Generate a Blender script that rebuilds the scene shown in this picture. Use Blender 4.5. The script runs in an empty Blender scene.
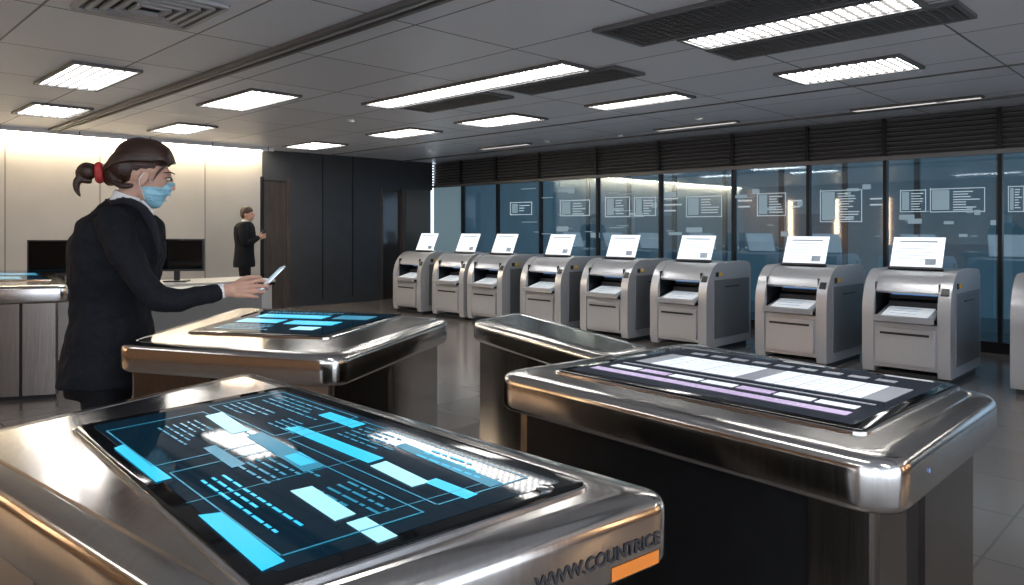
import bpy, bmesh, math, random
from mathutils import Vector, Matrix
random.seed(4)
F=737.0; CX=512.0; HY=228.0; H=1.35; CEIL=2.65
S2=math.sqrt(.5)
scene=bpy.context.scene
col=scene.collection
# ---------------------------------------------------------------- helpers
def P(px,py,z):
    d=F*(H-z)/(py-HY); return Vector(((px-CX)*d/F,d,z))
def PD(px,py,d):
    return Vector(((px-CX)*d/F,d,H-(py-HY)*d/F))
def uv2(u,v): return ((v-u)*S2,(u+v)*S2)
def px_u(px,v):
    r=(px-CX)/F; y=v/(S2*(1+r)); return (y-r*y)*S2
def px_v(px,u):
    r=(px-CX)/F; y=u/(S2*(1-r)); return (y+r*y)*S2

def M(name,base,rough=.5,metal=0,emit=None,es=0,spec=.5,coat=0):
    m=bpy.data.materials.new(name); m.use_nodes=True
    b=m.node_tree.nodes['Principled BSDF']
    b.inputs['Base Color'].default_value=(*base,1)
    b.inputs['Roughness'].default_value=rough
    b.inputs['Metallic'].default_value=metal
    b.inputs['Specular IOR Level'].default_value=spec
    b.inputs['Coat Weight'].default_value=coat
    b.inputs['Coat Roughness'].default_value=.04
    if emit:
        b.inputs['Emission Color'].default_value=(*emit,1); b.inputs['Emission Strength'].default_value=es
    return m
def noise_mod(m,scale=(1,1,1),nscale=10,amt=.15,bump=0,rough=None,bdist=.01):
    nt=m.node_tree; b=nt.nodes['Principled BSDF']
    tc=nt.nodes.new('ShaderNodeTexCoord'); mp=nt.nodes.new('ShaderNodeMapping')
    mp.inputs['Scale'].default_value=scale
    nz=nt.nodes.new('ShaderNodeTexNoise'); nz.inputs['Scale'].default_value=nscale; nz.inputs['Detail'].default_value=4
    nt.links.new(tc.outputs['Object'],mp.inputs[0]); nt.links.new(mp.outputs[0],nz.inputs['Vector'])
    base=tuple(b.inputs['Base Color'].default_value)[:3]
    cr=nt.nodes.new('ShaderNodeValToRGB')
    cr.color_ramp.elements[0].position=.3; cr.color_ramp.elements[1].position=.7
    cr.color_ramp.elements[0].color=(*[c*(1-amt) for c in base],1)
    cr.color_ramp.elements[1].color=(*[min(1,c*(1+amt)) for c in base],1)
    nt.links.new(nz.outputs['Fac'],cr.inputs[0]); nt.links.new(cr.outputs[0],b.inputs['Base Color'])
    if rough:
        mr=nt.nodes.new('ShaderNodeMapRange'); mr.inputs['To Min'].default_value=rough[0]; mr.inputs['To Max'].default_value=rough[1]
        nt.links.new(nz.outputs['Fac'],mr.inputs[0]); nt.links.new(mr.outputs[0],b.inputs['Roughness'])
    if bump:
        bp=nt.nodes.new('ShaderNodeBump'); bp.inputs['Strength'].default_value=bump; bp.inputs['Distance'].default_value=bdist
        nt.links.new(nz.outputs['Fac'],bp.inputs['Height']); nt.links.new(bp.outputs[0],b.inputs['Normal'])
    return m
def tile_mat(name,c,line,w,h,mortar,rough=.6,metal=0,var=.06,spec=.4):
    m=M(name,c,rough,metal,spec=spec); nt=m.node_tree; b=nt.nodes['Principled BSDF']
    tc=nt.nodes.new('ShaderNodeTexCoord'); br=nt.nodes.new('ShaderNodeTexBrick')
    br.offset=0; br.squash=1
    br.inputs['Scale'].default_value=1; br.inputs['Brick Width'].default_value=w; br.inputs['Row Height'].default_value=h
    br.inputs['Mortar Size'].default_value=mortar; br.inputs['Mortar Smooth'].default_value=.1
    br.inputs['Color1'].default_value=(*[x*(1-var) for x in c],1); br.inputs['Color2'].default_value=(*[x*(1+var) for x in c],1)
    br.inputs['Mortar'].default_value=(*line,1)
    nt.links.new(tc.outputs['Object'],br.inputs['Vector']); nt.links.new(br.outputs['Color'],b.inputs['Base Color'])
    bp=nt.nodes.new('ShaderNodeBump'); bp.inputs['Strength'].default_value=.4; bp.inputs['Distance'].default_value=.01; bp.invert=True
    nt.links.new(br.outputs['Fac'],bp.inputs['Height']); nt.links.new(bp.outputs[0],b.inputs['Normal'])
    return m

class MB:
    def __init__(s): s.v=[]; s.f=[]; s.m=[]; s.mats=[]
    def mi(s,mat):
        if mat not in s.mats: s.mats.append(mat)
        return s.mats.index(mat)
    def add(s,vs,fs,mat):
        o=len(s.v); s.v+= [tuple(v) for v in vs]; k=s.mi(mat)
        for f in fs: s.f.append([o+i for i in f]); s.m.append(k)
    def box(s,c,size,mat,rot=None):
        x,y,z=[a/2 for a in size]
        vs=[Vector((sx*x,sy*y,sz*z)) for sz in(-1,1) for sy in(-1,1) for sx in(-1,1)]
        if rot: vs=[rot@v for v in vs]
        c=Vector(c); vs=[v+c for v in vs]
        s.add(vs,[(0,2,3,1),(4,5,7,6),(0,1,5,4),(2,6,7,3),(0,4,6,2),(1,3,7,5)],mat)
    def b(s,x0,x1,y0,y1,z0,z1,mat): s.box(((x0+x1)/2,(y0+y1)/2,(z0+z1)/2),(abs(x1-x0),abs(y1-y0),abs(z1-z0)),mat)
    def prism(s,prof,x0,x1,mat):
        n=len(prof); vs=[(x0,y,z) for y,z in prof]+[(x1,y,z) for y,z in prof]
        fs=[list(range(n))[::-1],list(range(n,2*n))]+[(i,(i+1)%n,n+(i+1)%n,n+i) for i in range(n)]
        s.add(vs,fs,mat)
    def rings(s,rs,mat,cap0=True,cap1=True):
        n=len(rs[0]); vs=[p for r in rs for p in r]; fs=[]
        for k in range(len(rs)-1):
            for i in range(n):
                j=(i+1)%n; fs.append((k*n+i,k*n+j,(k+1)*n+j,(k+1)*n+i))
        if cap0: fs.append(list(range(n))[::-1])
        if cap1: fs.append([(len(rs)-1)*n+i for i in range(n)])
        s.add(vs,fs,mat)
    def wallseg(s,p,q,t,z0,z1,mat):
        p=Vector(p[:2]).to_3d(); q=Vector(q[:2]).to_3d(); d=(q-p); L=d.length; a=math.atan2(d.y,d.x)
        s.box(((p.x+q.x)/2,(p.y+q.y)/2,(z0+z1)/2),(L,t,z1-z0),mat,Matrix.Rotation(a,3,'Z'))
    def ell(s,c,r,mat,rot=None,n=20,k=12):
        rs=[]; c=Vector(c)
        for i in range(1,k):
            th=math.pi*i/k; ring=[]
            for j in range(n):
                a=2*math.pi*j/n
                v=Vector((r[0]*math.sin(th)*math.cos(a),r[1]*math.sin(th)*math.sin(a),-r[2]*math.cos(th)))
                if rot: v=rot@v
                ring.append(c+v)
            rs.append(ring)
        s.rings(rs,mat)
    def tube(s,pts,rads,mat,seg=14,flat=1.0,flatdir=None,sub=4):
        pts=[Vector(p) for p in pts]
        P2=[];R2=[]; n=len(pts)
        for i in range(n-1):
            p0=pts[max(i-1,0)];p1=pts[i];p2=pts[i+1];p3=pts[min(i+2,n-1)]
            for k in range(sub):
                t=k/sub
                P2.append(.5*((2*p1)+(p2-p0)*t+(2*p0-5*p1+4*p2-p3)*t*t+(3*p1-p0-3*p2+p3)*t**3))
                R2.append(rads[i]*(1-t)+rads[i+1]*t)
        P2.append(pts[-1]);R2.append(rads[-1])
        rs=[]; up=Vector(flatdir) if flatdir else Vector((.3,.2,1))
        N=len(P2)
        def ring(c,t,r):
            a=t.cross(up)
            if a.length<1e-4:a=t.cross(Vector((1,0,0)))
            a.normalize(); b=a.cross(t).normalized()
            return [c+a*math.cos(2*math.pi*j/seg)*r+b*math.sin(2*math.pi*j/seg)*r*flat for j in range(seg)]
        for i in range(N):
            t=(P2[min(i+1,N-1)]-P2[max(i-1,0)]).normalized()
            if i==0:
                rs.append(ring(P2[0]-t*R2[0]*.85,t,R2[0]*.45)); rs.append(ring(P2[0]-t*R2[0]*.5,t,R2[0]*.85))
            rs.append(ring(P2[i],t,R2[i]))
            if i==N-1:
                rs.append(ring(P2[i]+t*R2[i]*.5,t,R2[i]*.85)); rs.append(ring(P2[i]+t*R2[i]*.85,t,R2[i]*.45))
        s.rings(rs,mat)
    def turn(s,c,ang,pitch=0):
        R=Matrix.Rotation(ang,3,'Z')@Matrix.Rotation(pitch,3,'Y'); c=Vector(c)
        s.v=[tuple(R@(Vector(v)-c)+c) for v in s.v]
    def make(s,name,parent=None,smooth=None,bevel=0,loc=(0,0,0),rz=0,remesh=0,sm=0,fold=0):
        me=bpy.data.meshes.new(name); me.from_pydata(s.v,[],s.f); me.update()
        for m in s.mats: me.materials.append(m)
        for p,k in zip(me.polygons,s.m): p.material_index=k
        bm=bmesh.new(); bm.from_mesh(me); bmesh.ops.recalc_face_normals(bm,faces=bm.faces); bm.to_mesh(me); bm.free()
        if smooth is not None:
            for p in me.polygons: p.use_smooth=True
            if smooth<180: me.set_sharp_from_angle(angle=math.radians(smooth))
        o=bpy.data.objects.new(name,me); col.objects.link(o); o.location=loc; o.rotation_euler=(0,0,rz)
        if parent: o.parent=parent
        if remesh:
            r=o.modifiers.new('r','REMESH'); r.mode='VOXEL'; r.voxel_size=remesh; r.use_smooth_shade=True
            if sm: k=o.modifiers.new('s','SMOOTH'); k.factor=.5; k.iterations=sm
        if fold:
            tx=bpy.data.textures.new(name+'_folds','CLOUDS'); tx.noise_scale=.10; tx.noise_depth=2
            dm=o.modifiers.new('folds','DISPLACE'); dm.texture=tx; dm.strength=fold; dm.mid_level=.5
        if bevel:
            bv=o.modifiers.new('b','BEVEL'); bv.width=bevel; bv.segments=2; bv.limit_method='ANGLE'; bv.angle_limit=math.radians(35)
        return o
def empty(name,loc=(0,0,0),rz=0):
    e=bpy.data.objects.new(name,None); col.objects.link(e); e.location=loc; e.rotation_euler=(0,0,rz); e.empty_display_size=.1; return e
def uvbox(name,u0,u1,v0,v1,z0,z1,mat,bevel=0):
    mb=MB(); x,y=uv2((u0+u1)/2,(v0+v1)/2)
    mb.box((0,0,0),(abs(u1-u0),abs(v1-v0),z1-z0),mat)
    return mb.make(name,loc=(x,y,(z0+z1)/2),rz=-math.pi/4,bevel=bevel)

# ---------------------------------------------------------------- materials
steel=noise_mod(M('brushed_steel',(.50,.47,.44),.18,1),(40,40,1.5),3,.07,rough=(.15,.24))
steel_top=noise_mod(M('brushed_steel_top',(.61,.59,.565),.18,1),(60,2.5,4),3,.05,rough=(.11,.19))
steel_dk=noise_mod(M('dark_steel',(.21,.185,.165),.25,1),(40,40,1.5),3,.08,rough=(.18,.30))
chrome=M('chrome_trim',(.75,.75,.76),.12,1)
black=noise_mod(M('black_laminate',(.008,.008,.009),.4,spec=.3),(1,1,1),20,.2)
gloss=M('black_glass',(.003,.004,.005),.05,spec=.3)
navyglass=M('screen_glass',(.002,.005,.009),.04,emit=(.006,.040,.075),es=.22,spec=.2)
greyglass=M('screen_glass_grey',(.010,.012,.016),.05,emit=(.03,.036,.05),es=.5,spec=.3)
cyan=M('ui_cyan',(.0,.03,.05),.3,emit=(.01,.44,.80),es=.95)
cyan2=M('ui_cyan_dim',(.0,.02,.03),.3,emit=(.01,.24,.40),es=.65)
cyanl=M('ui_ice_and_glare',(.08,.13,.16),.3,emit=(.35,.80,1),es=.75)
uiw=M('ui_white',(.4,.43,.46),.3,emit=(.80,.87,.97),es=.58)
uig=M('ui_grey',(.15,.16,.18),.3,emit=(.38,.41,.48),es=.32)
uip=M('ui_lilac',(.2,.18,.3),.3,emit=(.62,.48,.75),es=.5)
kgrey=noise_mod(M('kiosk_light_grey',(.54,.555,.59),.28,.45),(1,1,1),60,.03)
kside=noise_mod(M('kiosk_side_grey',(.22,.23,.25),.32,.45),(1,1,1),60,.03)
kdark=M('kiosk_dark_plastic',(.022,.024,.028),.4)
kblack=M('kiosk_cavity',(.006,.007,.010),.3)
paper=noise_mod(M('paper',(.80,.85,.90),.6,emit=(.8,.9,1),es=.20),(1,1,1),5,.02)  # paper given a faint glow of its own
card=noise_mod(M('backlit_card',(.75,.79,.84),.5,emit=(.9,.96,1),es=.45),(1,1,1),5,.02)
paperln=M('print_grey',(.42,.50,.60),.6)
yellow=M('sticker_yellow',(.85,.5,.03),.5)
orange=M('label_orange',(.75,.22,.03),.5)
kblue=M('kiosk_blue_led',(.05,.1,.2),.3,emit=(.15,.4,.9),es=.4)
ceilm=tile_mat('ceiling_tiles',(.69,.73,.79),(.12,.12,.13),1.2,.9,.008,.40,.1,.04)
floorm=tile_mat('floor_tiles',(.165,.15,.142),(.11,.10,.095),.6,.6,.006,.18,0,.08,spec=.5)
wallm=noise_mod(M('wall_plaster_cream',(.50,.485,.46),.6),(1,1,1),3,.03)
walld=noise_mod(M('wall_dark_panel',(.055,.060,.068),.4,.2),(1,1,1),4,.08)
wallw=noise_mod(M('wall_walnut',(.40,.22,.12),.45),(1,1,12),3,.35)
doorm=noise_mod(M('door_brown',(.07,.055,.048),.35),(6,6,.6),4,.3)
frame=M('mullion_black',(.015,.016,.018),.4,.5)
slatm=M('louver_slat',(.16,.165,.175),.4,.4)
ventm=M('vent_dark',(.17,.175,.185),.5,.3)
ventl=M('vent_grey',(.45,.46,.48),.45,.3)
ceil_fr=M('fixture_frame',(.14,.14,.145),.4,.4)
def winglass(name,tint,gl=.14):
    m=bpy.data.materials.new(name); m.use_nodes=True; nt=m.node_tree
    for n in list(nt.nodes): nt.nodes.remove(n)
    o=nt.nodes.new('ShaderNodeOutputMaterial'); mx=nt.nodes.new('ShaderNodeMixShader')
    tr=nt.nodes.new('ShaderNodeBsdfTransparent'); g=nt.nodes.new('ShaderNodeBsdfGlossy'); g.inputs['Roughness'].default_value=.03
    g.inputs['Color'].default_value=(.8,.9,1,1)
    tr.inputs['Color'].default_value=(*tint,1)
    lw=nt.nodes.new('ShaderNodeLayerWeight'); lw.inputs[0].default_value=.25
    mr=nt.nodes.new('ShaderNodeMapRange'); mr.inputs['To Min'].default_value=gl; mr.inputs['To Max'].default_value=.6
    nt.links.new(lw.outputs['Fresnel'],mr.inputs[0]); nt.links.new(mr.outputs[0],mx.inputs[0])
    nt.links.new(tr.outputs[0],mx.inputs[1]); nt.links.new(g.outputs[0],mx.inputs[2]); nt.links.new(mx.outputs[0],o.inputs[0])
    return m
winm=winglass('window_glass_blue',(.70,.82,.88))
winl=M('window_glass_glow',(.12,.18,.21),.08,spec=.8,emit=(.13,.20,.24),es=.45)  # opaque pane with its own glow, painting in light from behind
offw=noise_mod(M('office_wall_glow',(.20,.25,.28),.6,emit=(.085,.135,.17),es=.52),(1,1,.4),1.0,.35)  # office surfaces emit by themselves, added glow to brighten the glazing
offd=M('office_dark_glow',(.035,.05,.062),.5,emit=(.03,.05,.065),es=.35)
offp=M('office_partition_glow',(.10,.14,.17),.5,emit=(.05,.09,.12),es=.6)
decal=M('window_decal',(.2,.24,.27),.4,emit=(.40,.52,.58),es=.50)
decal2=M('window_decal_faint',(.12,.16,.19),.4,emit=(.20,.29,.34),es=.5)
def panelm(name,st):
    m=bpy.data.materials.new(name); m.use_nodes=True; nt=m.node_tree
    b=nt.nodes['Principled BSDF']; b.inputs['Base Color'].default_value=(.3,.3,.3,1)
    tc=nt.nodes.new('ShaderNodeTexCoord'); br=nt.nodes.new('ShaderNodeTexBrick'); br.offset=0
    br.inputs['Scale'].default_value=1; br.inputs['Brick Width'].default_value=.07; br.inputs['Row Height'].default_value=.08
    br.inputs['Mortar Size'].default_value=.018; br.inputs['Mortar Smooth'].default_value=.3
    br.inputs['Color1'].default_value=(1,.965,.92,1); br.inputs['Color2'].default_value=(1,.98,.95,1); br.inputs['Mortar'].default_value=(.022,.021,.02,1)
    nt.links.new(tc.outputs['Object'],br.inputs['Vector']); nt.links.new(br.outputs['Color'],b.inputs['Emission Color'])
    b.inputs['Emission Strength'].default_value=st
    return m
lamp=panelm('light_prismatic',15)
lampl=M('linear_light',(.8,.8,.8),.5,emit=(1,.96,.9),es=6)
lampo=M('office_linear_light',(.8,.8,.8),.5,emit=(.85,.95,1),es=3.0)
cove=M('cove_led',(.8,.8,.8),.5,emit=(1,.80,.54),es=44)
warm=M('warm_reflection_glow',(.8,.7,.5),.5,emit=(1,.64,.35),es=8)  # glow of the added strips, for warm streaks in the steel

# ---------------------------------------------------------------- room shell
U0,U1,V0,V1=-4.0,11.55,-3.5,9.3
uvbox('floor',U0-.2,U1+.2,V0-.2,V1+.2,-.1,0,floorm)
uvbox('ceiling',U0-.2,U1+.2,V0-.2,V1+.2,CEIL,CEIL+.1,ceilm)
vL=px_v(262,U1); vD=px_v(290,U1); vO=px_v(380,U1)
uvbox('wall_left',U1,U1+.15,V0,vL,0,CEIL,wallm)
uvbox('wall_left_dark',U1-.02,U1+.15,vD,vO,0,CEIL,walld)
uvbox('wall_left_header',U1,U1+.15,vL,vD,2.15,CEIL,walld)
uvbox('door_1',U1+.06,U1+.12,vL+.03,vD-.07,0,2.15,doorm)
uvbox('trim_1',U1-.03,U1+.12,vL-.03,vL+.02,0,2.2,frame)
uvbox('trim_2',U1-.02,U1+.1,vD-.06,vD,0,2.2,doorm)
uvbox('wall_left_end',U1,U1+.15,vO,V1,2.1,CEIL,walld)
uvbox('window_30',U1+.05,U1+.1,vO,V1,0,2.1,M('smoked_glass',(.04,.034,.030),.06,spec=.8))  # smoked glass doorway at the end of the left wall
uvbox('trim_3',U1-.03,U1+.12,vO+.5,vO+.56,0,2.1,doorm)
uvbox('trim_4',U1-.03,U1+.12,vO-.02,vO+.05,0,2.1,doorm)
seam=M('seam',(.25,.24,.23),.6)
for i,pxs in enumerate((5,100,205)):
    v=px_v(pxs,U1); uvbox('trim_%d'%(10+i),U1-.006,U1+.01,v-.008,v+.008,.1,CEIL,seam)
for i,pxs in enumerate((322,352)):
    v=px_v(pxs,U1); uvbox('trim_%d'%(15+i),U1-.026,U1+.01,v-.01,v+.01,.1,CEIL,frame)
uvbox('baseboard_left',U1-.02,U1,V0,vL,0,.1,walld)
uvbox('wall_back',1.0,U1,V0-.15,V0,0,CEIL,wallw)  # unseen walls, cut short to admit sky light; walnut for warm reflections
uvbox('wall_right',U0-.15,U0,3.5,V1,0,CEIL,wallw)
for u in (7.2,8.6,10.0):  # unseen glowing strips on both walls, added for warm highlights in the steel
    uvbox('warm_reflection_strip',u-.06,u+.06,V0,V0+.05,.9,2.2,warm)
for v in (4.6,6.2,7.8):
    uvbox('warm_reflection_strip',U0,U0+.05,v-.06,v+.06,.9,2.2,warm)
uvbox('wall_front',U0,U1,V1+.08,V1+.2,2.17,CEIL,walld)
# neighbouring office behind the glazing
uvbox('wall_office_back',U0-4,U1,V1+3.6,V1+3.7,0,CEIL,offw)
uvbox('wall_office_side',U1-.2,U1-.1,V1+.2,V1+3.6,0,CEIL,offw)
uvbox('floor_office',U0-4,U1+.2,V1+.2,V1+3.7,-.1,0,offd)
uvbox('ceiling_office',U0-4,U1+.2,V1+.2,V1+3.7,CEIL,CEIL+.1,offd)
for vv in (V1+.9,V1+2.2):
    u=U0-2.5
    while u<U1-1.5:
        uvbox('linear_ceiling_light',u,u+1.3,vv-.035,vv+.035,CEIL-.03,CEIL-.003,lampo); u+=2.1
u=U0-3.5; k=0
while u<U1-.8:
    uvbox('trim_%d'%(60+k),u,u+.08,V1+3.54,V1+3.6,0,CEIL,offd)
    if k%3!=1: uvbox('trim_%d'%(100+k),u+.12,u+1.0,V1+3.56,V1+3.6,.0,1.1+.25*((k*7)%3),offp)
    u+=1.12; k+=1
pxm=[436,462,497,540,597,660,733,808,885,1000,1130]
us=[U1]+[px_u(p,V1) for p in pxm[1:]]
us.append(U0)
for i in range(len(us)-1):
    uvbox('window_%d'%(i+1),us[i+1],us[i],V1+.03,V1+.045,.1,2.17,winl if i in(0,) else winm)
    if i: uvbox('trim_%d'%(20+i),us[i]-.02,us[i]+.02,V1-.01,V1+.06,.1,2.17,frame)
uvbox('trim_40',U0,U1,V1-.02,V1+.06,2.15,2.2,slatm)
uvbox('trim_41',U0,U1,V1-.02,V1+.06,0,.12,frame)
mb=MB(); L=U1-U0
mb.box((0,.05,0),(L,.02,.44),kblack)
for k in range(8):
    mb.box((0,0,-.19+k*.055),(L,.05,.014),slatm,Matrix.Rotation(math.radians(-30),3,'X'))
for uu in us[1:-1]: mb.box((-(uu-(U0+U1)/2),-.01,0),(.04,.07,.44),frame)
x,y=uv2((U0+U1)/2,V1); mb.make('ventilation_louver_band',loc=(x,y,2.42),rz=-math.pi/4)
mb=MB(); 
def wq(px0,py0,px1,py1,mat=decal):
    v=V1+.024; u0=px_u(px0,v); u1=px_u(px1,v)
    d0=(u0+v)*S2; d1=(u1+v)*S2; dm=(d0+d1)/2
    z0=H-(py0-HY)*dm/F; z1=H-(py1-HY)*dm/F
    a=uv2(u0,v); b=uv2(u1,v)
    mb.add([(a[0],a[1],z1),(b[0],b[1],z1),(b[0],b[1],z0),(a[0],a[1],z0)],[(0,1,2,3)],mat)
def frm(x0,y0,x1,y1,t=.8):
    wq(x0,y0,x1,y0+t); wq(x0,y1-t,x1,y1); wq(x0,y0,x0+t,y1); wq(x1-t,y0,x1,y1)
for (x0,y0,x1,y1) in [(605,197,630,217),(634,197,656,216),(686,196,722,217),(757,193,786,216),(820,190,862,222),(900,190,926,212),(930,188,985,212),(1008,186,1024,212),(560,200,590,216),(510,202,532,215)]:
    frm(x0,y0,x1,y1)
    wq(x0+2,y0+2,x0+(x1-x0)*.35,y1-2,decal2)
    yy=y0+3
    while yy<y1-2.5:
        a=x0+(x1-x0)*.42
        wq(a,yy,a+(x1-a-2)*random.uniform(.4,1),yy+1.0); yy+=2.6
for k in range(60):
    x0=random.uniform(500,1010); y0=random.uniform(184,238); w=random.uniform(5,16)
    wq(x0,y0,x0+w,y0+random.choice((.8,.8,.8,3,5)),decal2)
for (x0,y0,w) in [(664,198,14),(664,204,18),(664,210,12),(738,200,14),(738,206,12),(790,200,12),(790,206,10),(870,198,12),(870,204,12)]:
    wq(x0,y0,x0+w,y0+1.4)
mb.make('window_poster_graphics')
# ceiling fittings
def cuv(px,py):
    p=P(px,py,CEIL); return ((p.y-p.x)*S2,(p.x+p.y)*S2)
def light_uv(u0,u1,v0,v1,name='ceiling_light_panel',mat=None,fr=.03):
    u0,u1=sorted((u0,u1)); v0,v1=sorted((v0,v1))
    w,h=u1-u0,v1-v0; mb=MB()
    mb.box((0,0,.006),(w,h,.006),mat or lamp)
    for sx in(-1,1): mb.box((sx*(w/2+fr/2),0,0),(fr,h+2*fr,.024),ceil_fr)
    for sy in(-1,1): mb.box((0,sy*(h/2+fr/2),0),(w,fr,.024),ceil_fr)
    x,y=uv2((u0+u1)/2,(v0+v1)/2); return mb.make(name,loc=(x,y,CEIL-.012),rz=-math.pi/4)
def vent_uv(u0,u1,v0,v1,mat=None,name='air_vent',n=9):
    u0,u1=sorted((u0,u1)); v0,v1=sorted((v0,v1)); w,h=u1-u0,v1-v0; mb=MB()
    mb.box((0,0,.008),(w,h,.006),kblack)
    m=mat or ventm; fr=.03
    for sx in(-1,1): mb.box((sx*(w/2+fr/2),0,0),(fr,h+2*fr,.024),ceil_fr if not mat else mat)
    for sy in(-1,1): mb.box((0,sy*(h/2+fr/2),0),(w,fr,.024),ceil_fr if not mat else mat)
    for k in range(n): mb.box((0,-h/2+h*(k+.5)/n,0),(w,h/n*.5,.004),m,Matrix.Rotation(.4,3,'X'))
    j=int(w/.06)
    for k in range(j): mb.box((-w/2+w*(k+.5)/j,0,-.002),(.008,h,.003),m)
    x,y=uv2((u0+u1)/2,(v0+v1)/2); return mb.make(name,loc=(x,y,CEIL-.012),rz=-math.pi/4)
for (a,b) in [((38,82),(138,70)),((15,112),(90,108)),((200,104),(298,95)),((150,130),(215,126)),((365,103),(590,68)),
              ((588,105),(692,96)),((457,122),(545,118)),((368,134),(440,131)),((284,146),(346,144)),((683,38),(922,4)),((778,73),(920,66))]:
    A=cuv(*a);B=cuv(*b); light_uv(A[0],B[0],A[1],B[1])
for (a,b) in [((655,129),(738,121)),((855,110),(980,95)),((480,148),(530,143))]:
    A=cuv(*a);B=cuv(*b); vv=(A[1]+B[1])/2; light_uv(A[0],B[0],vv-.04,vv+.04,'linear_ceiling_light',lampl,.02)
for (u,v) in [(1.2,1.0),(-1.2,1.2),(1.3,-1.6),(-2.2,5.2),(-1.6,-1.5),(4.4,-1.6),(-1.5,7.6)]:  # panels out of view, added to give the tables reflections
    light_uv(u-.7,u+.7,v-.2,v+.2)
vent_uv(5.15,6.4,4.76,5.12); vent_uv(3.6,4.85,4.76,5.12)
vent_uv(1.2,2.75,4.78,5.15,n=10); vent_uv(.3,3.0,3.8,4.30,n=12)
mb=MB()
for k in range(5):
    r=.32-k*.06
    for sx in(-1,1): mb.box((sx*r,0,-.004*k),(.028,2*r,.02),ventl)
    for sy in(-1,1): mb.box((0,sy*r,-.004*k),(2*r,.028,.02),ventl)
mb.box((0,0,.006),(.66,.66,.006),kdark)
c=cuv(150,5); x,y=uv2(*c); mb.make('air_diffuser',loc=(x,y,CEIL-.014),rz=-math.pi/4)
mb=MB(); Lt=U1-U0-.6
mb.box((0,0,.0),(Lt,.09,.012),kblack); mb.box((0,.06,-.005),(Lt,.03,.03),ceil_fr); mb.box((0,-.06,-.005),(Lt,.03,.03),ceil_fr); mb.box((0,.0,-.006),(Lt,.02,.02),ventl)
x,y=uv2((U0+U1)/2,2.6); mb.make('ceiling_track',loc=(x,y,CEIL-.012),rz=-math.pi/4)
uvbox('trim_50',U0,U1,8.55,8.6,CEIL-.02,CEIL,ceil_fr)
uvbox('trim_51',U0,U1,6.95,6.98,CEIL-.01,CEIL,ceil_fr)
uvbox('cove_light_strip',U1-.12,U1-.05,V0+.3,vL-.05,CEIL-.03,CEIL-.012,cove)
uvbox('trim_52',U1-.42,U1-.38,V0,vL,CEIL-.06,CEIL,ceilm)
for (px,py) in [(548,141),(620,135),(430,150),(700,118),(940,100),(352,120)]:
    p=P(px,py,CEIL); mb=MB(); ring=lambda r,z:[(r*math.cos(t*math.pi/8),r*math.sin(t*math.pi/8),z) for t in range(16)]
    mb.rings([ring(.055,0),ring(.05,-.014),ring(.036,-.014),ring(.03,-.004)],ventl,cap1=False); mb.rings([ring(.03,-.004),ring(.028,-.005)],lampl)
    mb.make('ceiling_downlight',loc=(p.x,p.y,CEIL))

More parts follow.
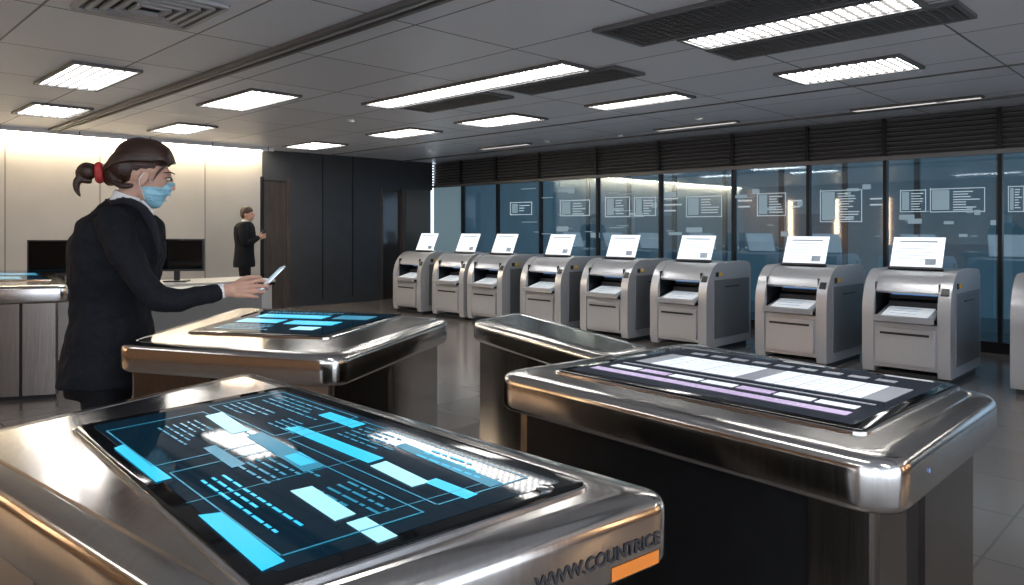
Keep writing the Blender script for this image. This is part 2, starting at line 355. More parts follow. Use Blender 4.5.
# ---------------------------------------------------------------- kiosks
def kiosk_mesh():
    mb=MB(); W=.72; T=.10
    def arc(o=0,t0=0,t1=90,n=10): 
        return [(.30-(.30-o)*math.cos(math.radians(t0+(t1-t0)*i/n)), .58+(.39-o)*math.sin(math.radians(t0+(t1-t0)*i/n))) for i in range(n+1)]
    prof=[(.02,.05),(0,.12)]+arc()+[(.90,.97),(.96,.955),(1.0,.90),(1.0,.05)]
    for s in(-1,1):
        x1=s*W/2; x0=s*(W/2-T); mb.prism(prof,min(x0,x1),max(x0,x1),kgrey)
        xx=s*(W/2+.004)
        mb.b(xx-.004,xx+.004,.16,.94,.14,.78,kside)
    outer=arc(.012,32,90,8); inner=arc(.05,32,90,8)
    mb.prism(outer+[(.62,.958),(.62,.92)]+inner[::-1],-W/2+T,W/2-T,kgrey)
    mb.b(-W/2+T,W/2-T,.5,.98,.06,.955,kgrey)
    mb.b(-W/2+T,W/2-T,.485,.5,.45,.93,kblack)
    for s in(-1,1): mb.b(s*(W/2-T)-.003,s*(W/2-T)+.003,.05,.5,.52,.86,kblack)
    mb.b(-W/2+T,W/2-T,.08,.5,.49,.53,kdark)
    mb.b(-W/2+T,W/2-T,.02,.5,.10,.50,kgrey)
    mb.b(-W/2+T+.02,W/2-T-.02,-.012,.03,.14,.46,kgrey)
    mb.b(-W/2+T+.06,W/2-T-.06,-.018,.0,.40,.42,kdark)
    mb.b(-W/2+.03,W/2-.03,.06,.95,0,.06,kdark)
    r=Matrix.Rotation(math.radians(14),3,'X')
    mb.box((0,.13,.585),(.47,.40,.022),kgrey,r); mb.box((0,.12,.603),(.38,.35,.006),paper,r)
    mb.box((0,-.055,.545),(.49,.03,.05),kgrey,r)
    for k in range(3): mb.box((-.02,.03+k*.065,.590+k*.0162),(.22,.008,.002),paperln,r)
    mb.b(-.22,.22,.30,.485,.70,.82,kdark); mb.b(-.20,.20,.292,.30,.735,.742,kblue)
    mb.b(-.2,.2,.22,.45,.60,.68,kdark)
    a=W/2-T/2
    mb.box((a,.055,.79),(.06,.03,.07),kdark,Matrix.Rotation(math.radians(-35),3,'X'))
    mb.box((a,.030,.70),(.05,.01,.03),yellow,Matrix.Rotation(math.radians(-12),3,'X'))
    mb.box((-a,.030,.70),(.035,.01,.035),kdark,Matrix.Rotation(math.radians(-12),3,'X'))
    mb.box((W/2+.006,.30,.84),(.008,.05,.035),yellow); mb.box((W/2+.006,.22,.84),(.008,.05,.05),kdark)
    mb.box((W/2+.010,.55,.70),(.008,.30,.012),kdark)
    r=Matrix.Rotation(math.radians(-24),3,'X')
    c0=Vector((-.02,.36,.965))
    def cd(x,y,z): return c0+r@Vector((x,y,z))
    mb.box(cd(0,0,.165),(.44,.008,.32),card,r)
    mb.box(cd(0,0,.01),(.46,.05,.02),kdark,r)
    for k in range(6): mb.box(cd(-.03 if k else 0,-.0045,.28-k*.035),(.32-.04*(k%3),.002,.005 if k else .014),paperln,r)
    mb.box(cd(.12,-.0045,.08),(.09,.002,.06),paperln,r)
    return mb.make('self_service_kiosk',bevel=.006,smooth=40)
k0=kiosk_mesh()
c=7.07; lefts=[862,755,650,580,520,467,432,393,1010]
for i,pl in enumerate(lefts):
    u=px_u(pl,c)-.36; x,y=uv2(u,c)
    o=k0 if i==0 else bpy.data.objects.new('self_service_kiosk.%03d'%i,k0.data)
    if i:
        col.objects.link(o); bv=o.modifiers.new('b','BEVEL'); bv.width=.006; bv.segments=2; bv.limit_method='ANGLE'; bv.angle_limit=math.radians(35)
    o.location=(x,y,0); o.rotation_euler=(0,0,-math.pi/4)

# ---------------------------------------------------------------- tables
def inset(q,d):
    n=len(q); out=[]
    for i in range(n):
        p0,p1,p2=q[i-1],q[i],q[(i+1)%n]
        a=(p1-p0).normalized(); b=(p2-p1).normalized()
        na=Vector((-a.y,a.x)); nb=Vector((-b.y,b.x))
        k=1+na.dot(nb); out.append(p1+(na+nb)*(d/k))
    return out
def rounded(q,r,n=10):
    out=[]; N=len(q)
    for i in range(N):
        p0,p1,p2=q[i-1],q[i],q[(i+1)%N]
        a=(p0-p1).normalized(); b=(p2-p1).normalized()
        s=p1+a*r; e=p1+b*r
        for k in range(n+1):
            t=k/n; out.append((1-t)**2*s+2*t*(1-t)*p1+t*t*e)
    return out
def ring_at(q,ins,r,z): return [(p.x,p.y,z) for p in rounded(inset(q,ins),max(r-ins*.6,.012))]
def ccw(q):
    q=[Vector(p[:2]) for p in q]; A=sum(q[i].x*q[(i+1)%len(q)].y-q[(i+1)%len(q)].x*q[i].y for i in range(len(q)))
    return q if A>0 else q[::-1]
def table_top(name,quad,scr,z=.9,t=.12,r=.09,parent=None,gm=None):
    q=ccw(quad); mb=MB()
    R=[(.06,-t),(.022,-t),(.010,-t+.004),(.003,-t+.012),(0,-t+.022),(0,-.030),(.0015,-.020),(.006,-.011),(.013,-.005),(.022,-.002),(.052,.0),(.055,-.004),(.059,-.004),(.062,0)]
    mb.rings([ring_at(q,i,r,z+h) for i,h in R],steel_top)
    mb.make('top_slab',parent,smooth=28)
    if scr:
        s=ccw(scr); mb=MB()
        mb.rings([ring_at(s,-.010,.03,z),ring_at(s,-.010,.03,z+.004),ring_at(s,-.004,.03,z+.006)],chrome)
        mb.make('screen_trim',parent,smooth=30)
        mb=MB(); mb.rings([ring_at(s,-.004,.03,z+.004),ring_at(s,-.004,.03,z+.0075),ring_at(s,0,.03,z+.0085)],gloss)
        mb.make('screen_bezel',parent,smooth=30)
        mb=MB(); mb.rings([ring_at(s,.03,.02,z+.0086),ring_at(s,.03,.02,z+.0092)],gm or navyglass); mb.make('screen_display',parent)
class UI:
    def __init__(s,z): s.mb=MB(); s.z=z+.0100; s.k=0
    def bar(s,a,b,w,mat):
        a=P(a[0],a[1],s.z); b=P(b[0],b[1],s.z); d=(b-a).normalized(); n=Vector((-d.y,d.x,0))*w/2
        z=Vector((0,0,.00005*(s.k%9))); s.k+=1
        s.mb.add([a+n+z,b+n+z,b-n+z,a-n+z],[(0,1,2,3)],mat)
    def quad(s,pts,mat):
        z=Vector((0,0,.00005*(s.k%9))); s.k+=1
        s.mb.add([P(x,y,s.z)+z for x,y in pts],[(0,1,2,3)],mat)
    def st(s,scr,s0,s1_,t0,t1_,mat):
        def f(a,b): return scr[0].lerp(scr[3],a).lerp(scr[1].lerp(scr[2],a),b)
        z=Vector((0,0,.0100+.00005*(s.k%9))); s.k+=1
        s.mb.add([f(s0,t0)+z,f(s0,t1_)+z,f(s1_,t1_)+z,f(s1_,t0)+z],[(0,1,2,3)],mat)
    def text(s,scr,s0,s1_,t0,t1_,rows,mat,th=.3):
        for k in range(rows):
            a=t0+(t1_-t0)*k/rows; x=s0
            e=s0+(s1_-s0)*random.uniform(.5,1)
            while x<e-.005:
                w=min(random.uniform(.012,.045),e-x); s.st(scr,x,x+w,a,a+(t1_-t0)/rows*th,mat); x+=w+.007
    def done(s,par): s.mb.make('screen_interface',par)
def lerp(a,b,t): return a+(b-a)*t

ZT=.9
t1=empty('touchscreen_table')
q1=[(-.83,2.34),(-1.24,1.55),(-.30,.80),(.285,1.262)]
s1=[P(285,389,ZT),P(75,430,ZT),P(262,596,ZT),P(587,487,ZT)]
table_top('t',q1,s1,ZT,.125,.06,t1)
mb=MB(); b1=inset(ccw(q1),.07); mb.rings([[(p.x,p.y,0) for p in b1],[(p.x,p.y,.78) for p in b1]],black)
n=len(b1)
for i in range(n):
    p,q=b1[i],b1[(i+1)%n]
    mb.wallseg(lerp(p,q,.02),lerp(p,q,.35),.02,.05,.775,steel); mb.wallseg(lerp(p,q,.65),lerp(p,q,.98),.02,.05,.775,steel)
mb.make('pedestal',t1)
ui=UI(ZT)
ui.bar((186,503),(370,456),.0025,cyan2); ui.bar((355,520),(500,478),.0025,cyan2)
for r_ in [(.06,.40,.08,.46),(.44,.92,.10,.44),(.10,.42,.52,.92),(.48,.93,.50,.90)]:
    a,b,c1,d1=r_
    ui.st(s1,a,b,c1,c1+.006,cyan2); ui.st(s1,a,b,d1,d1+.006,cyan2); ui.st(s1,a,a+.004,c1,d1,cyan2); ui.st(s1,b,b+.004,c1,d1,cyan2)
ui.quad([(124,444),(114,448),(156,482),(172,478)],cyan)
ui.quad([(222,512),(198,515),(262,571),(285,561)],cyan)
ui.quad([(300,426),(284,428),(368,463),(384,458)],cyan)
ui.quad([(262,432),(246,436),(304,472),(326,466)],cyan2)
ui.quad([(300,452),(284,456),(300,466),(318,462)],cyan)
ui.quad([(222,412),(205,416),(232,434),(250,430)],cyanl)  # this and the next three quads paint ceiling-light glare on the screen
ui.quad([(312,486),(290,491),(335,521),(356,514)],cyanl)
ui.quad([(366,517),(346,523),(378,543),(398,536)],cyanl)
ui.quad([(386,461),(370,466),(412,487),(430,482)],cyanl)
ui.quad([(436,478),(424,482),(466,499),(478,494)],cyan)
ui.quad([(405,443),(395,446),(490,487),(503,483)],cyan2)
ui.quad([(330,412),(318,415),(352,428),(366,424)],cyan)
ui.quad([(215,445),(203,448),(232,468),(246,464)],cyan2)
for blk in [(.08,.24,.30,.44,4),(.10,.36,.12,.26,4),(.48,.66,.14,.30,5),(.70,.90,.14,.24,3),(.16,.34,.60,.78,6),(.52,.70,.56,.74,5),(.74,.90,.52,.66,4),(.56,.86,.78,.88,3),(.30,.42,.30,.42,4)]:
    ui.text(s1,*blk[:4],blk[4],cyan if blk[4]==3 else cyan2)
ui.done(t1)
mb=MB(); c0=P(545,494,ZT)
mb.rings([[(c0.x+r*math.cos(i*math.pi/10),c0.y+r*math.sin(i*math.pi/10),z) for i in range(20)] for r,z in((.016,ZT+.0086),(.016,ZT+.011),(.012,ZT+.012))],chrome)
mb.make('home_button',t1,smooth=40)
def text_on(name,body,p,q,frac,size,zc,mat,par,off=.0015):
    p=Vector(p).to_3d(); q=Vector(q).to_3d(); d=(q-p).normalized()
    cu=bpy.data.curves.new(name,'FONT'); cu.body=body; cu.size=size; cu.extrude=.0006; cu.materials.append(mat); cu.offset=.0006
    o=bpy.data.objects.new(name,cu); col.objects.link(o)
    nrm=Vector((d.y,-d.x,0)); pos=p.lerp(q,frac)+nrm*off; 
    o.matrix_world=Matrix.Translation((pos.x,pos.y,zc))@Matrix((( d.x,0,nrm.x,0),(d.y,0,nrm.y,0),(0,1,0,0),(0,0,0,1)))
    o.parent=par; return o
fr=Vector((-.30,.80)); rt=Vector((.285,1.262))
text_on('lettering','WWW.COUNTRICE',fr,rt,.57,.030,.824,M('print_dark',(.03,.03,.035),.4),t1)
d=(rt-fr).normalized(); nrm=Vector((d.y,-d.x))
mb=MB(); a=lerp(fr,rt,.78)+nrm*.001; b=lerp(fr,rt,.93)+nrm*.001
mb.add([(a.x,a.y,.792),(b.x,b.y,.792),(b.x,b.y,.814),(a.x,a.y,.814)],[(0,1,2,3)],orange); mb.make('label',t1)

t2=empty('touchscreen_table.001')
q2=[P(240,306,ZT),P(112,343,ZT),P(338,357,ZT),P(452,318,ZT)]
s2=[P(262,311.5,ZT),P(188,333,ZT),P(328,338.5,ZT),P(402,316,ZT)]
table_top('t',q2,s2,ZT,.115,.10,t2)
mb=MB(); b2=inset(ccw(q2),.07); mb.rings([[(p.x,p.y,0) for p in b2],[(p.x,p.y,.79) for p in b2]],steel_dk)
for i in range(4):
    p,q=b2[i],b2[(i+1)%4]
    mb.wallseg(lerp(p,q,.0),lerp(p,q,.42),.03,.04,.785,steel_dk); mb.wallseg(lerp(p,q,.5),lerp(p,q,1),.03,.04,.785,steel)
mb.make('pedestal',t2)
ui=UI(ZT)
ui.st(s2,.12,.60,.20,.36,cyan); ui.st(s2,.10,.40,.44,.60,cyan); ui.st(s2,.46,.80,.46,.62,cyan); ui.st(s2,.66,.90,.16,.34,cyan2); ui.st(s2,.62,.78,.70,.82,cyanl)
ui.text(s2,.1,.5,.68,.9,4,cyan2,.4); ui.text(s2,.1,.9,.07,.16,2,cyan2,.4)
ui.done(t2)

t3=empty('touchscreen_table.002')
q3=[P(688,341,ZT),P(492,371,ZT),P(897,466,ZT),P(1004,393,ZT)]
s3=[P(684,349,ZT),P(556,372,ZT),P(862,434,ZT),P(958,387,ZT)]
table_top('t',q3,s3,ZT,.115,.10,t3,greyglass)
Q=[Vector(p[:2]) for p in q3]; qq=inset(ccw(Q),.07)
def near(p): return min(qq,key=lambda a:(a-Vector(p[:2])).length)
B_,L_,F_,R_=near(q3[0]),near(q3[1]),near(q3[2]),near(q3[3])
mb=MB(); mb.rings([[(p.x,p.y,0) for p in qq],[(p.x,p.y,.79) for p in qq]],black)
mb.wallseg(lerp(F_,L_,0),lerp(F_,L_,.12),.03,0,.785,steel)
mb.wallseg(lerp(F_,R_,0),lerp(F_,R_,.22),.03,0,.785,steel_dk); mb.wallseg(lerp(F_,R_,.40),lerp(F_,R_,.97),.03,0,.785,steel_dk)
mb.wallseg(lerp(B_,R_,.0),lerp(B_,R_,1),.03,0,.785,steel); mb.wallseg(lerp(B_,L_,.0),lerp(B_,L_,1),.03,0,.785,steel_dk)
mb.make('pedestal',t3)
ui=UI(ZT)
n=13
for k in range(n):
    a=.08+k*.066; ui.st(s3,a,a+.064,.26,.56,uiw if k%6 else uig)
    for j in range(4): ui.st(s3,a+.008,a+.045*random.uniform(.6,1),.30+j*.055,.307+j*.055,uig)
ui.st(s3,.07,.93,.62,.64,uig)
for k in range(7):
    a=.08+k*.12; ui.st(s3,a,a+.11,.69,.75,(uiw,uip,uiw)[k%3])
ui.st(s3,.06,.92,.80,.86,uip)
for k in range(9): ui.st(s3,.12+k*.085,.18+k*.085,.13,.18,uig)
ui.done(t3)
mb=MB(); a=lerp(Vector(q3[2][:2]),Vector(q3[3][:2]),.22); d=(Vector(q3[3][:2])-Vector(q3[2][:2])).normalized(); nn=Vector((d.y,-d.x))*.002
b=a+d*.009; a=a+nn; b=b+nn; mb.add([(a.x,a.y,.842),(b.x,b.y,.842),(b.x,b.y,.85),(a.x,a.y,.85)],[(0,1,2,3)],kblue); mb.make('status_led',t3)

t4=empty('steel_counter')
q4=[P(520,311,ZT),P(470,320,ZT),P(610,358,ZT),P(655,347,ZT)]
table_top('t',q4,None,ZT,.10,.08,t4)
mb=MB(); b4=inset(ccw(q4),.05); mb.rings([[(p.x,p.y,0) for p in b4],[(p.x,p.y,.80) for p in b4]],steel_dk)
for i in range(4):
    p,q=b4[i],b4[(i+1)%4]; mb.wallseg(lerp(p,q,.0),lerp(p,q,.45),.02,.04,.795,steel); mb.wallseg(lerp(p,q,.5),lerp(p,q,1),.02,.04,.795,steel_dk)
mb.make('pedestal',t4)

t5=empty('touchscreen_table.003')
q5=[P(52,269.5,ZT),P(-70,270,ZT),P(-70,288,ZT),P(72,285,ZT)]
s5=[P(40,271.5,ZT),P(-50,272,ZT),P(-50,282,ZT),P(50,280.5,ZT)]
table_top('t',q5,s5,ZT,.14,.12,t5)
mb=MB(); b5=inset(ccw(q5),.10); mb.rings([[(p.x,p.y,0) for p in b5],[(p.x,p.y,.76) for p in b5]],black)
for i in range(4):
    p,q=b5[i],b5[(i+1)%4]; mb.wallseg(lerp(p,q,.0),lerp(p,q,.30),.03,.03,.755,steel_dk); mb.wallseg(lerp(p,q,.33),lerp(p,q,.66),.03,.03,.755,steel_dk); mb.wallseg(lerp(p,q,.69),lerp(p,q,1),.03,.03,.755,steel_dk)
mb.make('pedestal',t5)
ui=UI(ZT)
ui.quad([(35,273),(-10,273),(-12,275),(38,275)],cyan2); ui.quad([(20,276.5),(-20,276.5),(-22,279),(22,279)],cyan2)
ui.done(t5)

# ---------------------------------------------------------------- desk with monitors
mb=MB(); deskm=noise_mod(M('desk_white',(.42,.42,.42),.45),(1,1,1),4,.03)
x,y=uv2(8.45,2.8); LL=2.7
mb.box((0,0,.735),(.75,LL,.03),deskm); mb.box((.34,0,.40),(.03,LL-.1,.64),deskm)
for s in(-1,1): mb.box((0,s*(LL/2-.05),.37),(.7,.04,.74),deskm)
mb.box((0,.2,.37),(.68,.03,.70),deskm); mb.box((.36,0,.70),(.02,LL,.03),frame)
mb.make('office_desk',loc=(x,y,0),rz=-math.pi/4,bevel=.004)
for i,pxs in enumerate((60,118,176)):
    v=px_v(pxs,8.45); x,y=uv2(8.45,v); mb=MB()
    mb.box((0,0,.30),(.60,.03,.36),kdark); mb.box((0,-.016,.305),(.57,.004,.325),gloss); mb.box((0,.03,.28),(.3,.04,.2),kdark)
    mb.box((0,.04,.10),(.06,.03,.2),kdark); mb.box((0,.03,.008),(.24,.18,.016),kdark)
    mb.make('computer_monitor',loc=(x,y,.75),rz=math.radians(8),bevel=.004)
mb=MB(); x,y=uv2(6.6,2.55)
mb.box((0,0,.80),(.5,1.3,.04),deskm); mb.box((0,0,.39),(.44,1.2,.78),M('desk_grey',(.22,.225,.23),.5)); 
mb.make('reception_counter',loc=(x,y,0),rz=-math.pi/4,bevel=.006)

# ---------------------------------------------------------------- people
skin=noise_mod(M('skin',(.56,.33,.24),.5),(1,1,1),30,.05)
skin.node_tree.nodes['Principled BSDF'].inputs['Subsurface Weight'].default_value=.05
suit=noise_mod(M('suit_charcoal',(.008,.009,.013),.8,spec=.22),(1,1,1),60,.25,bump=.15,bdist=.003)
suit2=noise_mod(M('suit_edge',(.013,.014,.019),.75,spec=.25),(1,1,1),60,.25)
trous=noise_mod(M('trousers_black',(.007,.007,.009),.8,spec=.2),(1,1,1),60,.2)
hairm=noise_mod(M('hair_brown',(.034,.014,.008),.38),(3,8,50),7,.75,bump=.5,bdist=.004)
red=noise_mod(M('scrunchie_red',(.42,.03,.03),.6),(1,1,1),40,.3,bump=.3)
maskm=noise_mod(M('mask_blue',(.30,.56,.68),.7),(1,1,1),30,.05)
shirt=M('shirt_white',(.75,.76,.78),.6)
white=M('eye_white',(.7,.7,.7),.3); eyed=M('eye_dark',(.02,.012,.01),.2); shoem=M('shoe_black',(.01,.01,.01),.3)
def ellring(c,rx,ry,n=28,tilt=0):
    out=[]
    for j in range(n):
        a=2*math.pi*j/n; ca,sa=math.cos(a),math.sin(a)
        p=.85
        x=rx*math.copysign(abs(ca)**p,ca); y=ry*math.copysign(abs(sa)**p,sa)
        out.append((c[0]+x,c[1]+y,c[2]+x*tilt))
    return out
W=empty('woman')
D=3.22
def wp(px,py,d=D): return PD(px,py,d)
sc=F/D
HC=wp(136,178); HT=math.radians(24); HP=math.radians(11)
mb=MB(); rs=[]
for (py,x0,x1,hd) in [(202,110,142,.060),(207,105,145,.085),(213,97,149,.135),(222,87,155,.185),(238,79,159,.200),(258,76,161,.195),(280,76,154,.175),(300,77,146,.16),(318,76,145,.168),(342,72,149,.188),(366,68,152,.205),(382,66,154,.212)]:
    c_=wp((x0+x1)/2,py); rs.append(ellring(c_,(x1-x0)/2/sc,hd,tilt=-.10 if py<212 else 0))
mb.rings(rs,suit)
mb.tube([wp(113,222,3.07),wp(123,248,3.0),wp(139,276,2.96),wp(155,297,2.96)],[.070,.065,.057,.052],suit)
mb.tube([wp(153,296,2.96),wp(175,300,2.97),wp(198,297,2.99),wp(219,292,3.02)],[.053,.050,.043,.037],suit)
mb.tube([wp(114,222,3.38),wp(110,258,3.42),wp(112,296,3.42)],[.070,.062,.054],suit)
mb.tube([wp(112,296,3.42),wp(124,322,3.40),wp(134,343,3.36)],[.053,.046,.040],suit)
mb.make('jacket',W,remesh=.009,sm=2,fold=.030)
mb=MB()
mb.tube([wp(112,203,3.14),wp(126,201,3.11),wp(141,208,3.12),wp(151,222,3.11),wp(157,242,3.11),wp(157,264,3.12)],[.016,.020,.024,.028,.020,.006],suit2,flat=.3,flatdir=(0,1,.3))
mb.tube([wp(112,203,3.14),wp(107,202,3.22),wp(112,203,3.31)],[.016,.018,.016],suit2,flat=.4,flatdir=(1,0,.3))
mb.make('jacket_collar',W,remesh=.006,sm=2)
mb=MB()
rs=[ellring(wp(127,206),.068,.066,tilt=-.35),ellring(wp(129,199),.062,.060,tilt=-.35),ellring(wp(130,194),.057,.056,tilt=-.35)]
mb.rings(rs,shirt,False,False); 
mb.tube([wp(141,204,3.16),wp(149,213,3.155),wp(153,224,3.16)],[.018,.020,.008],shirt,flat=.35,flatdir=(0,1,0))
mb.make('shirt_collar',W,smooth=60)
mb=MB(); mb.tube([wp(219.5,291.6,3.02),wp(223.5,291,3.025)],[.033,.031],shirt,sub=2); mb.make('shirt_cuff',W,smooth=60)
mb=MB()
hipL=wp(108,370,3.32);hipR=wp(108,370,3.12)
mb.rings([ellring(wp(109,340),.155,.17),ellring(wp(109,365),.165,.185),ellring(wp(109,392),.155,.18)],trous)
for hp,dx in((Vector((hipL.x,3.32,.72)),.0),(Vector((hipR.x,3.12,.72)),-.05)):
    k=Vector((hp.x+dx+.02,hp.y,.48)); f=Vector((hp.x+dx,hp.y,.06))
    mb.tube([hp+Vector((0,0,.05)),hp.lerp(k,.5),k,k.lerp(f,.5),f],[.098,.09,.072,.066,.062],trous)
mb.make('trousers',W,remesh=.012,sm=3)
mb=MB()
for hp,dx in((hipL,0),(hipR,-.05)):
    x=hp.x+dx; mb.tube([(x-.05,hp.y,.045),(x+.04,hp.y,.045),(x+.16,hp.y,.03)],[.042,.045,.028],shoem,flat=.8)
mb.make('shoes',W,remesh=.008,sm=2)
# head (profile, chin tucked towards the table)
mb=MB()
mb.ell(wp(139,164),(.104,.080,.104),skin)
mb.ell(wp(149,174),(.076,.058,.084),skin)
mb.ell(wp(148,190),(.058,.048,.052),skin)
mb.ell(wp(154,198),(.030,.027,.022),skin)
mb.tube([wp(165.5,169),wp(168.5,176),wp(170.5,181)],[.007,.010,.013],skin)
mb.ell(wp(162.5,166),(.018,.042,.010),skin)
for s in(-1,1):
    mb.ell(wp(134,176,D+s*.078),(.017,.009,.028),skin,Matrix.Rotation(.25,3,'Y'))
    mb.tube([wp(131,170,D+s*.085),wp(135,169,D+s*.087),wp(137.5,173,D+s*.086),wp(136,180,D+s*.083),wp(133,184,D+s*.080)],[.004,.005,.005,.005,.006],skin)
mb.turn(HC,HT,HP)
mb.tube([wp(122,214),wp(128,200),wp(135,184)],[.056,.050,.049],skin)
mb.make('head',W,remesh=.005,sm=2)
mb=MB()
for s in(-1,1):
    mb.ell(wp(161,172.8,D+s*.041),(.009,.009,.0038),white); mb.ell(wp(163,173.2,D+s*.042),(.005,.006,.0042),eyed)
mb.turn(HC,HT,HP); mb.make('eyes',W,smooth=60)
mb=MB()
for s in(-1,1):
    mb.tube([wp(154,167.3,D+s*.054),wp(160.5,165.3,D+s*.048),wp(166.5,166.5,D+s*.031)],[.0018,.0034,.002],hairm)
    mb.tube([wp(155.5,172.6,D+s*.0535),wp(160.5,170.9,D+s*.049),wp(165,172.6,D+s*.038)],[.0015,.0026,.0015],hairm)
mb.turn(HC,HT,HP); mb.make('eyebrows',W,smooth=60)
mb=MB()
mb.ell(wp(137,160),(.110,.086,.102),hairm)
mb.ell(wp(125,169),(.074,.080,.078),hairm)
mb.ell(wp(152,150),(.070,.066,.040),hairm,Matrix.Rotation(math.radians(22),3,'Y'))
mb.ell(wp(118,180),(.046,.052,.042),hairm)
mb.tube([wp(112,179),wp(103,180)],[.030,.020],hairm)
mb.ell(wp(94,181),(.036,.036,.034),hairm)
mb.tube([wp(98,176),wp(91,176),wp(87,182),wp(90,189),wp(97,190)],[.014,.016,.016,.016,.012],hairm)
mb.tube([wp(92,184),wp(87,192),wp(88,200),wp(92,206)],[.018,.017,.012,.004],hairm)
for k in range(25):
    a=-1+2*k/24; ang=a*1.45; ys=math.sin(ang); zs=math.cos(ang)
    def sp(px,pyc,ry,rz): 
        c_=wp(px,pyc); return Vector((c_.x,c_.y+ry*ys,c_.z+rz*zs))
    jit=random.uniform(-.5,.5)
    pts=[sp(168.5-7*abs(a),161+jit,.054,.022),sp(160.5-3*abs(a),158,.074,.062),sp(146,162,.086,.106),sp(131,165,.088,.106),sp(117,170,.074,.082),sp(107,179,.030,.030)]
    mb.tube(pts,[.003,.0058,.0065,.0065,.006,.004],hairm,seg=8)
for s in(-1,1):
    mb.tube([wp(152,160,D+s*.070),wp(147,168,D+s*.072),wp(144,179,D+s*.070)],[.006,.005,.0015],hairm)
    mb.tube([wp(127,186,D+s*.060),wp(119,188,D+s*.05),wp(110,183,D+s*.02)],[.010,.014,.012],hairm)
mb.turn(HC,HT,HP); mb.make('hair',W,remesh=.0042,sm=0)
mb=MB()
cc=wp(103.5,180)
for k in range(16):
    a=2*math.pi*k/16; b=2*math.pi*(k+1)/16; rr=.030
    f=lambda t:(cc.x-.25*rr*math.sin(t),cc.y+rr*math.cos(t),cc.z+rr*math.sin(t))
    mb.tube([f(a),f(b)],[.017 if k%2 else .012]*2,red,sub=2)
mb.turn(HC,HT,HP); mb.make('scrunchie',W,remesh=.005,sm=2)
mb=MB()
mb.ell(wp(152,189),(.064,.054,.055),maskm,Matrix.Rotation(math.radians(12),3,'Y'))
mb.ell(wp(160.5,184),(.040,.032,.034),maskm); mb.ell(wp(156,198),(.038,.036,.030),maskm)
mb.tube([wp(162.5,177,D-.030),wp(169.5,177,D-.008),wp(169.5,177,D+.008),wp(162.5,177,D+.030)],[.006,.009,.009,.006],maskm)
for k in range(3): 
    y=183+k*6; x=[169.5,169.5,167][k]; mb.tube([wp(143,y+2,D-.053),wp(154.5,y+1,D-.053),wp(x-3,y,D-.026),wp(x,y,D),wp(x-3,y,D+.026),wp(154.5,y+1,D+.053)],[.003,.0042,.0042,.0042,.0042,.003],maskm)
mb.turn(HC,HT,HP); mb.make('face_mask',W,remesh=.0048,sm=1)
mb=MB()
for s in(-1,1):
    mb.tube([wp(144,179,D+s*.060),wp(138,174,D+s*.078),wp(133,171,D+s*.087),wp(130,178,D+s*.085)],[.0018]*4,shirt)
    mb.tube([wp(142,197,D+s*.052),wp(137,190,D+s*.068),wp(132,184,D+s*.081),wp(130,178,D+s*.085)],[.0018]*4,shirt)
mb.turn(HC,HT,HP); mb.make('mask_loops',W,smooth=60)
mb=MB(); h=lambda x,y,d:PD(x,y,d)
mb.tube([h(221,291,3.02),h(228,290.5,3.025),h(233,290,3.03)],[.026,.025,.026],skin,flat=1.1)
for (kx,ky) in((247,283.5),(248.5,287.6),(247.5,291.6),(244.5,295.2)):
    mb.tube([h(229,290+(ky-290)*.45,3.03),h(238,290+(ky-290)*.85,3.025),h(kx,ky,3.02)],[.016,.0145,.0115],skin)
fing=[[(247,283.5,3.02),(257,280.5,3.015),(264,281,3.03),(268,283.5,3.045)],
      [(248.5,287.6,3.02),(259.5,286,3.013),(266,286.5,3.03),(267,289,3.05)],
      [(247.5,291.6,3.02),(257.5,291.5,3.015),(263,292,3.035),(262,293.5,3.055)],
      [(244.5,295.2,3.02),(252.5,296.5,3.018),(257,297,3.035),(256,298,3.052)]]
for f,r in zip(fing,(.0086,.0088,.0084,.0076)):
    mb.tube([h(*p) for p in f],[r*1.15,r,r*.92,r*.78],skin,sub=4)
mb.tube([h(232,288,3.04),h(241,281,3.06),h(250,277.5,3.075),h(260,277.5,3.078)],[.017,.0135,.0105,.0085],skin)
mb.make('right_hand',W,remesh=.0030,sm=2)
mb=MB()
mb.tube([wp(134,343,3.36),wp(139,351,3.36)],[.026,.026],skin)
for k in range(4):
    dd=3.33+k*.02
    mb.tube([wp(138,349,3.345+k*.012),wp(147,362,dd),wp(152,371,dd),wp(153,378-abs(k-1)*1.2,dd),wp(150,383-abs(k-1)*2,dd)],[.014,.013,.009,.0085,.007],skin)
mb.tube([wp(142,350,3.335),wp(151,355,3.32),wp(157,363,3.32)],[.014,.011,.008],skin)
mb.make('left_hand',W,remesh=.004,sm=2)
mb=MB(); a=h(259,290,3.05); b=h(282,267,3.05)
ax=(b-a).normalized(); side=Vector((.15,1,.25)).normalized(); nn=ax.cross(side).normalized()
L=(b-a).length; mid=(a+b)/2
side=nn.cross(ax)
rot=Matrix((ax,side,nn)).transposed()
mb.box(mid+Vector((0,.012,0)),(L,.075,.007),M('tablet_shell',(.50,.66,.74),.35),rot); mb.box(mid+Vector((0,.012,0))+nn*(-.004),(L*.92,.066,.001),uiw,rot)
mb.make('handheld_tablet',W,bevel=.002)

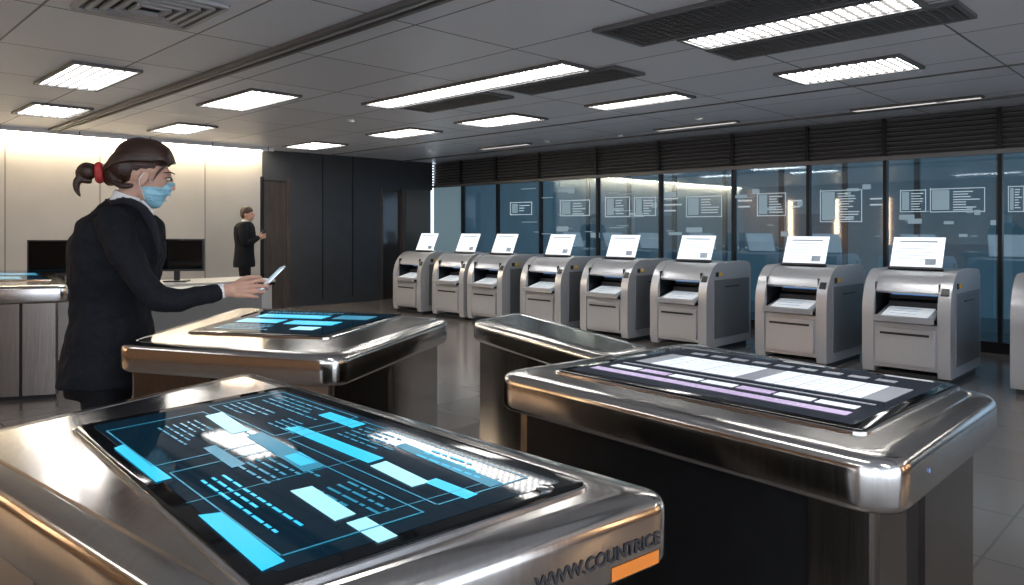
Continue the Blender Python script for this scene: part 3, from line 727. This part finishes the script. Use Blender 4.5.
mn=empty('man')
DM=11.3; sm_=F/DM
def mp(px,py,dd=0): return PD(px,py,DM+dd)
mb=MB(); rs=[]
for (py,x0,x1,hd) in [(221.5,242,250,.08),(223.5,238,252,.15),(227,235.5,253.5,.20),(234,235,254.5,.205),(245,236,253,.17),(254,235.5,253,.18),(262,234.5,254,.19),(267,234.5,254,.19)]:
    rs.append(ellring(mp((x0+x1)/2,py),(x1-x0)/2/sm_,hd))
mb.rings(rs,suit)
for s in(-1,1):
    mb.tube([mp(243,226,s*.19),mp(243,235,s*.24),mp(245,244,s*.22)],[.068,.060,.05],suit)
    mb.tube([mp(245,244,s*.22),mp(252,242,s*.16),mp(258.5,237.5,s*.08)],[.05,.044,.036],suit)
mb.make('jacket',mn,remesh=.013,sm=3)
mb=MB()
mb.rings([ellring(mp(244.5,258),.12,.16),ellring(mp(244.5,266),.13,.17)],trous)
for s in(-1,1):
    t=mp(244.5,266,s*.09); x=t.x; y=t.y
    mb.tube([(x,y,.80),(x+.01,y,.62),(x+.02,y,.44),(x,y,.25),(x-.01,y,.07)],[.095,.085,.068,.06,.055],trous)
mb.make('trousers',mn,remesh=.013,sm=3)
mb=MB()
for s in(-1,1):
    t=mp(244.5,266,s*.09); mb.tube([(t.x-.06,t.y,.04),(t.x+.03,t.y,.04),(t.x+.15,t.y,.028)],[.038,.042,.026],shoem)
mb.make('shoes',mn,remesh=.01,sm=1)
mb=MB()
hc=mp(248,214)
mb.tube([mp(245,224),mp(247,218)],[.052,.05],skin)
mb.ell(hc+Vector((-.01,0,.01)),(.092,.075,.10),skin); mb.ell(hc+Vector((.03,0,-.045)),(.058,.055,.065),skin)
mb.tube([hc+Vector((.085,0,.0)),hc+Vector((.10,0,-.025))],[.008,.012],skin)
for s in(-1,1): mb.ell(hc+Vector((-.015,s*.075,-.015)),(.016,.01,.028),skin)
mb.make('head',mn,remesh=.008,sm=2)
mb=MB()
for s in(-1,1): mb.ell(hc+Vector((.074,s*.035,0)),(.01,.012,.006),eyed)
mb.box(hc+Vector((.088,0,-.065)),(.006,.035,.006),M('lips',(.35,.12,.1),.5)); mb.make('face_details',mn,smooth=60)
mb=MB()
mb.ell(hc+Vector((-.02,0,.035)),(.098,.083,.092),hairm); mb.ell(hc+Vector((-.055,0,-.005)),(.06,.078,.075),hairm)
mb.make('hair',mn,remesh=.008,sm=1)
mb=MB(); mb.rings([ellring(mp(245.5,222.5),.062,.06),ellring(mp(246,219.5),.056,.055)],shirt,False,False); mb.make('shirt_collar',mn,smooth=60)
mb=MB()
for s in(-1,1):
    w=mp(259,237,s*.075)
    mb.tube([w-Vector((.02,0,.01)),w+Vector((.03,0,.01))],[.026,.028],skin)
    for k in range(4):
        b0=w+Vector((.03,0,.028-.019*k)); mb.tube([b0,b0+Vector((.035,-s*.012,.012)),b0+Vector((.055,-s*.035,.018)),b0+Vector((.05,-s*.058,.02))],[.010,.009,.0085,.007],skin)
    mb.tube([w+Vector((.0,0,.02)),w+Vector((.02,-s*.03,.05)),w+Vector((.035,-s*.045,.075))],[.012,.010,.008],skin)
mb.make('hands',mn,remesh=.005,sm=1)
mb=MB(); mb.box(mp(262.5,234),(.012,.075,.15),kdark,Matrix.Rotation(.35,3,'Y')); mb.box(mp(262.4,234)+Vector((-.007,0,0)),(.002,.068,.135),uiw,Matrix.Rotation(.35,3,'Y')); mb.make('smartphone',mn)

# ---------------------------------------------------------------- world, camera
w=bpy.data.worlds.new('w'); scene.world=w; w.use_nodes=True
w.node_tree.nodes['Background'].inputs[0].default_value=(.80,.88,1,1); w.node_tree.nodes['Background'].inputs[1].default_value=2.0
cam=bpy.data.cameras.new('camera'); co=bpy.data.objects.new('camera',cam); col.objects.link(co)
co.location=(0,0,H); co.rotation_euler=(math.pi/2,0,0)
cam.sensor_width=36; cam.lens=36*F/1024; cam.shift_y=-(292.5-HY)/1024; cam.clip_start=.05
scene.camera=co
try:
    scene.view_settings.view_transform='Standard'; scene.view_settings.exposure=.62
except Exception as e: print(e)
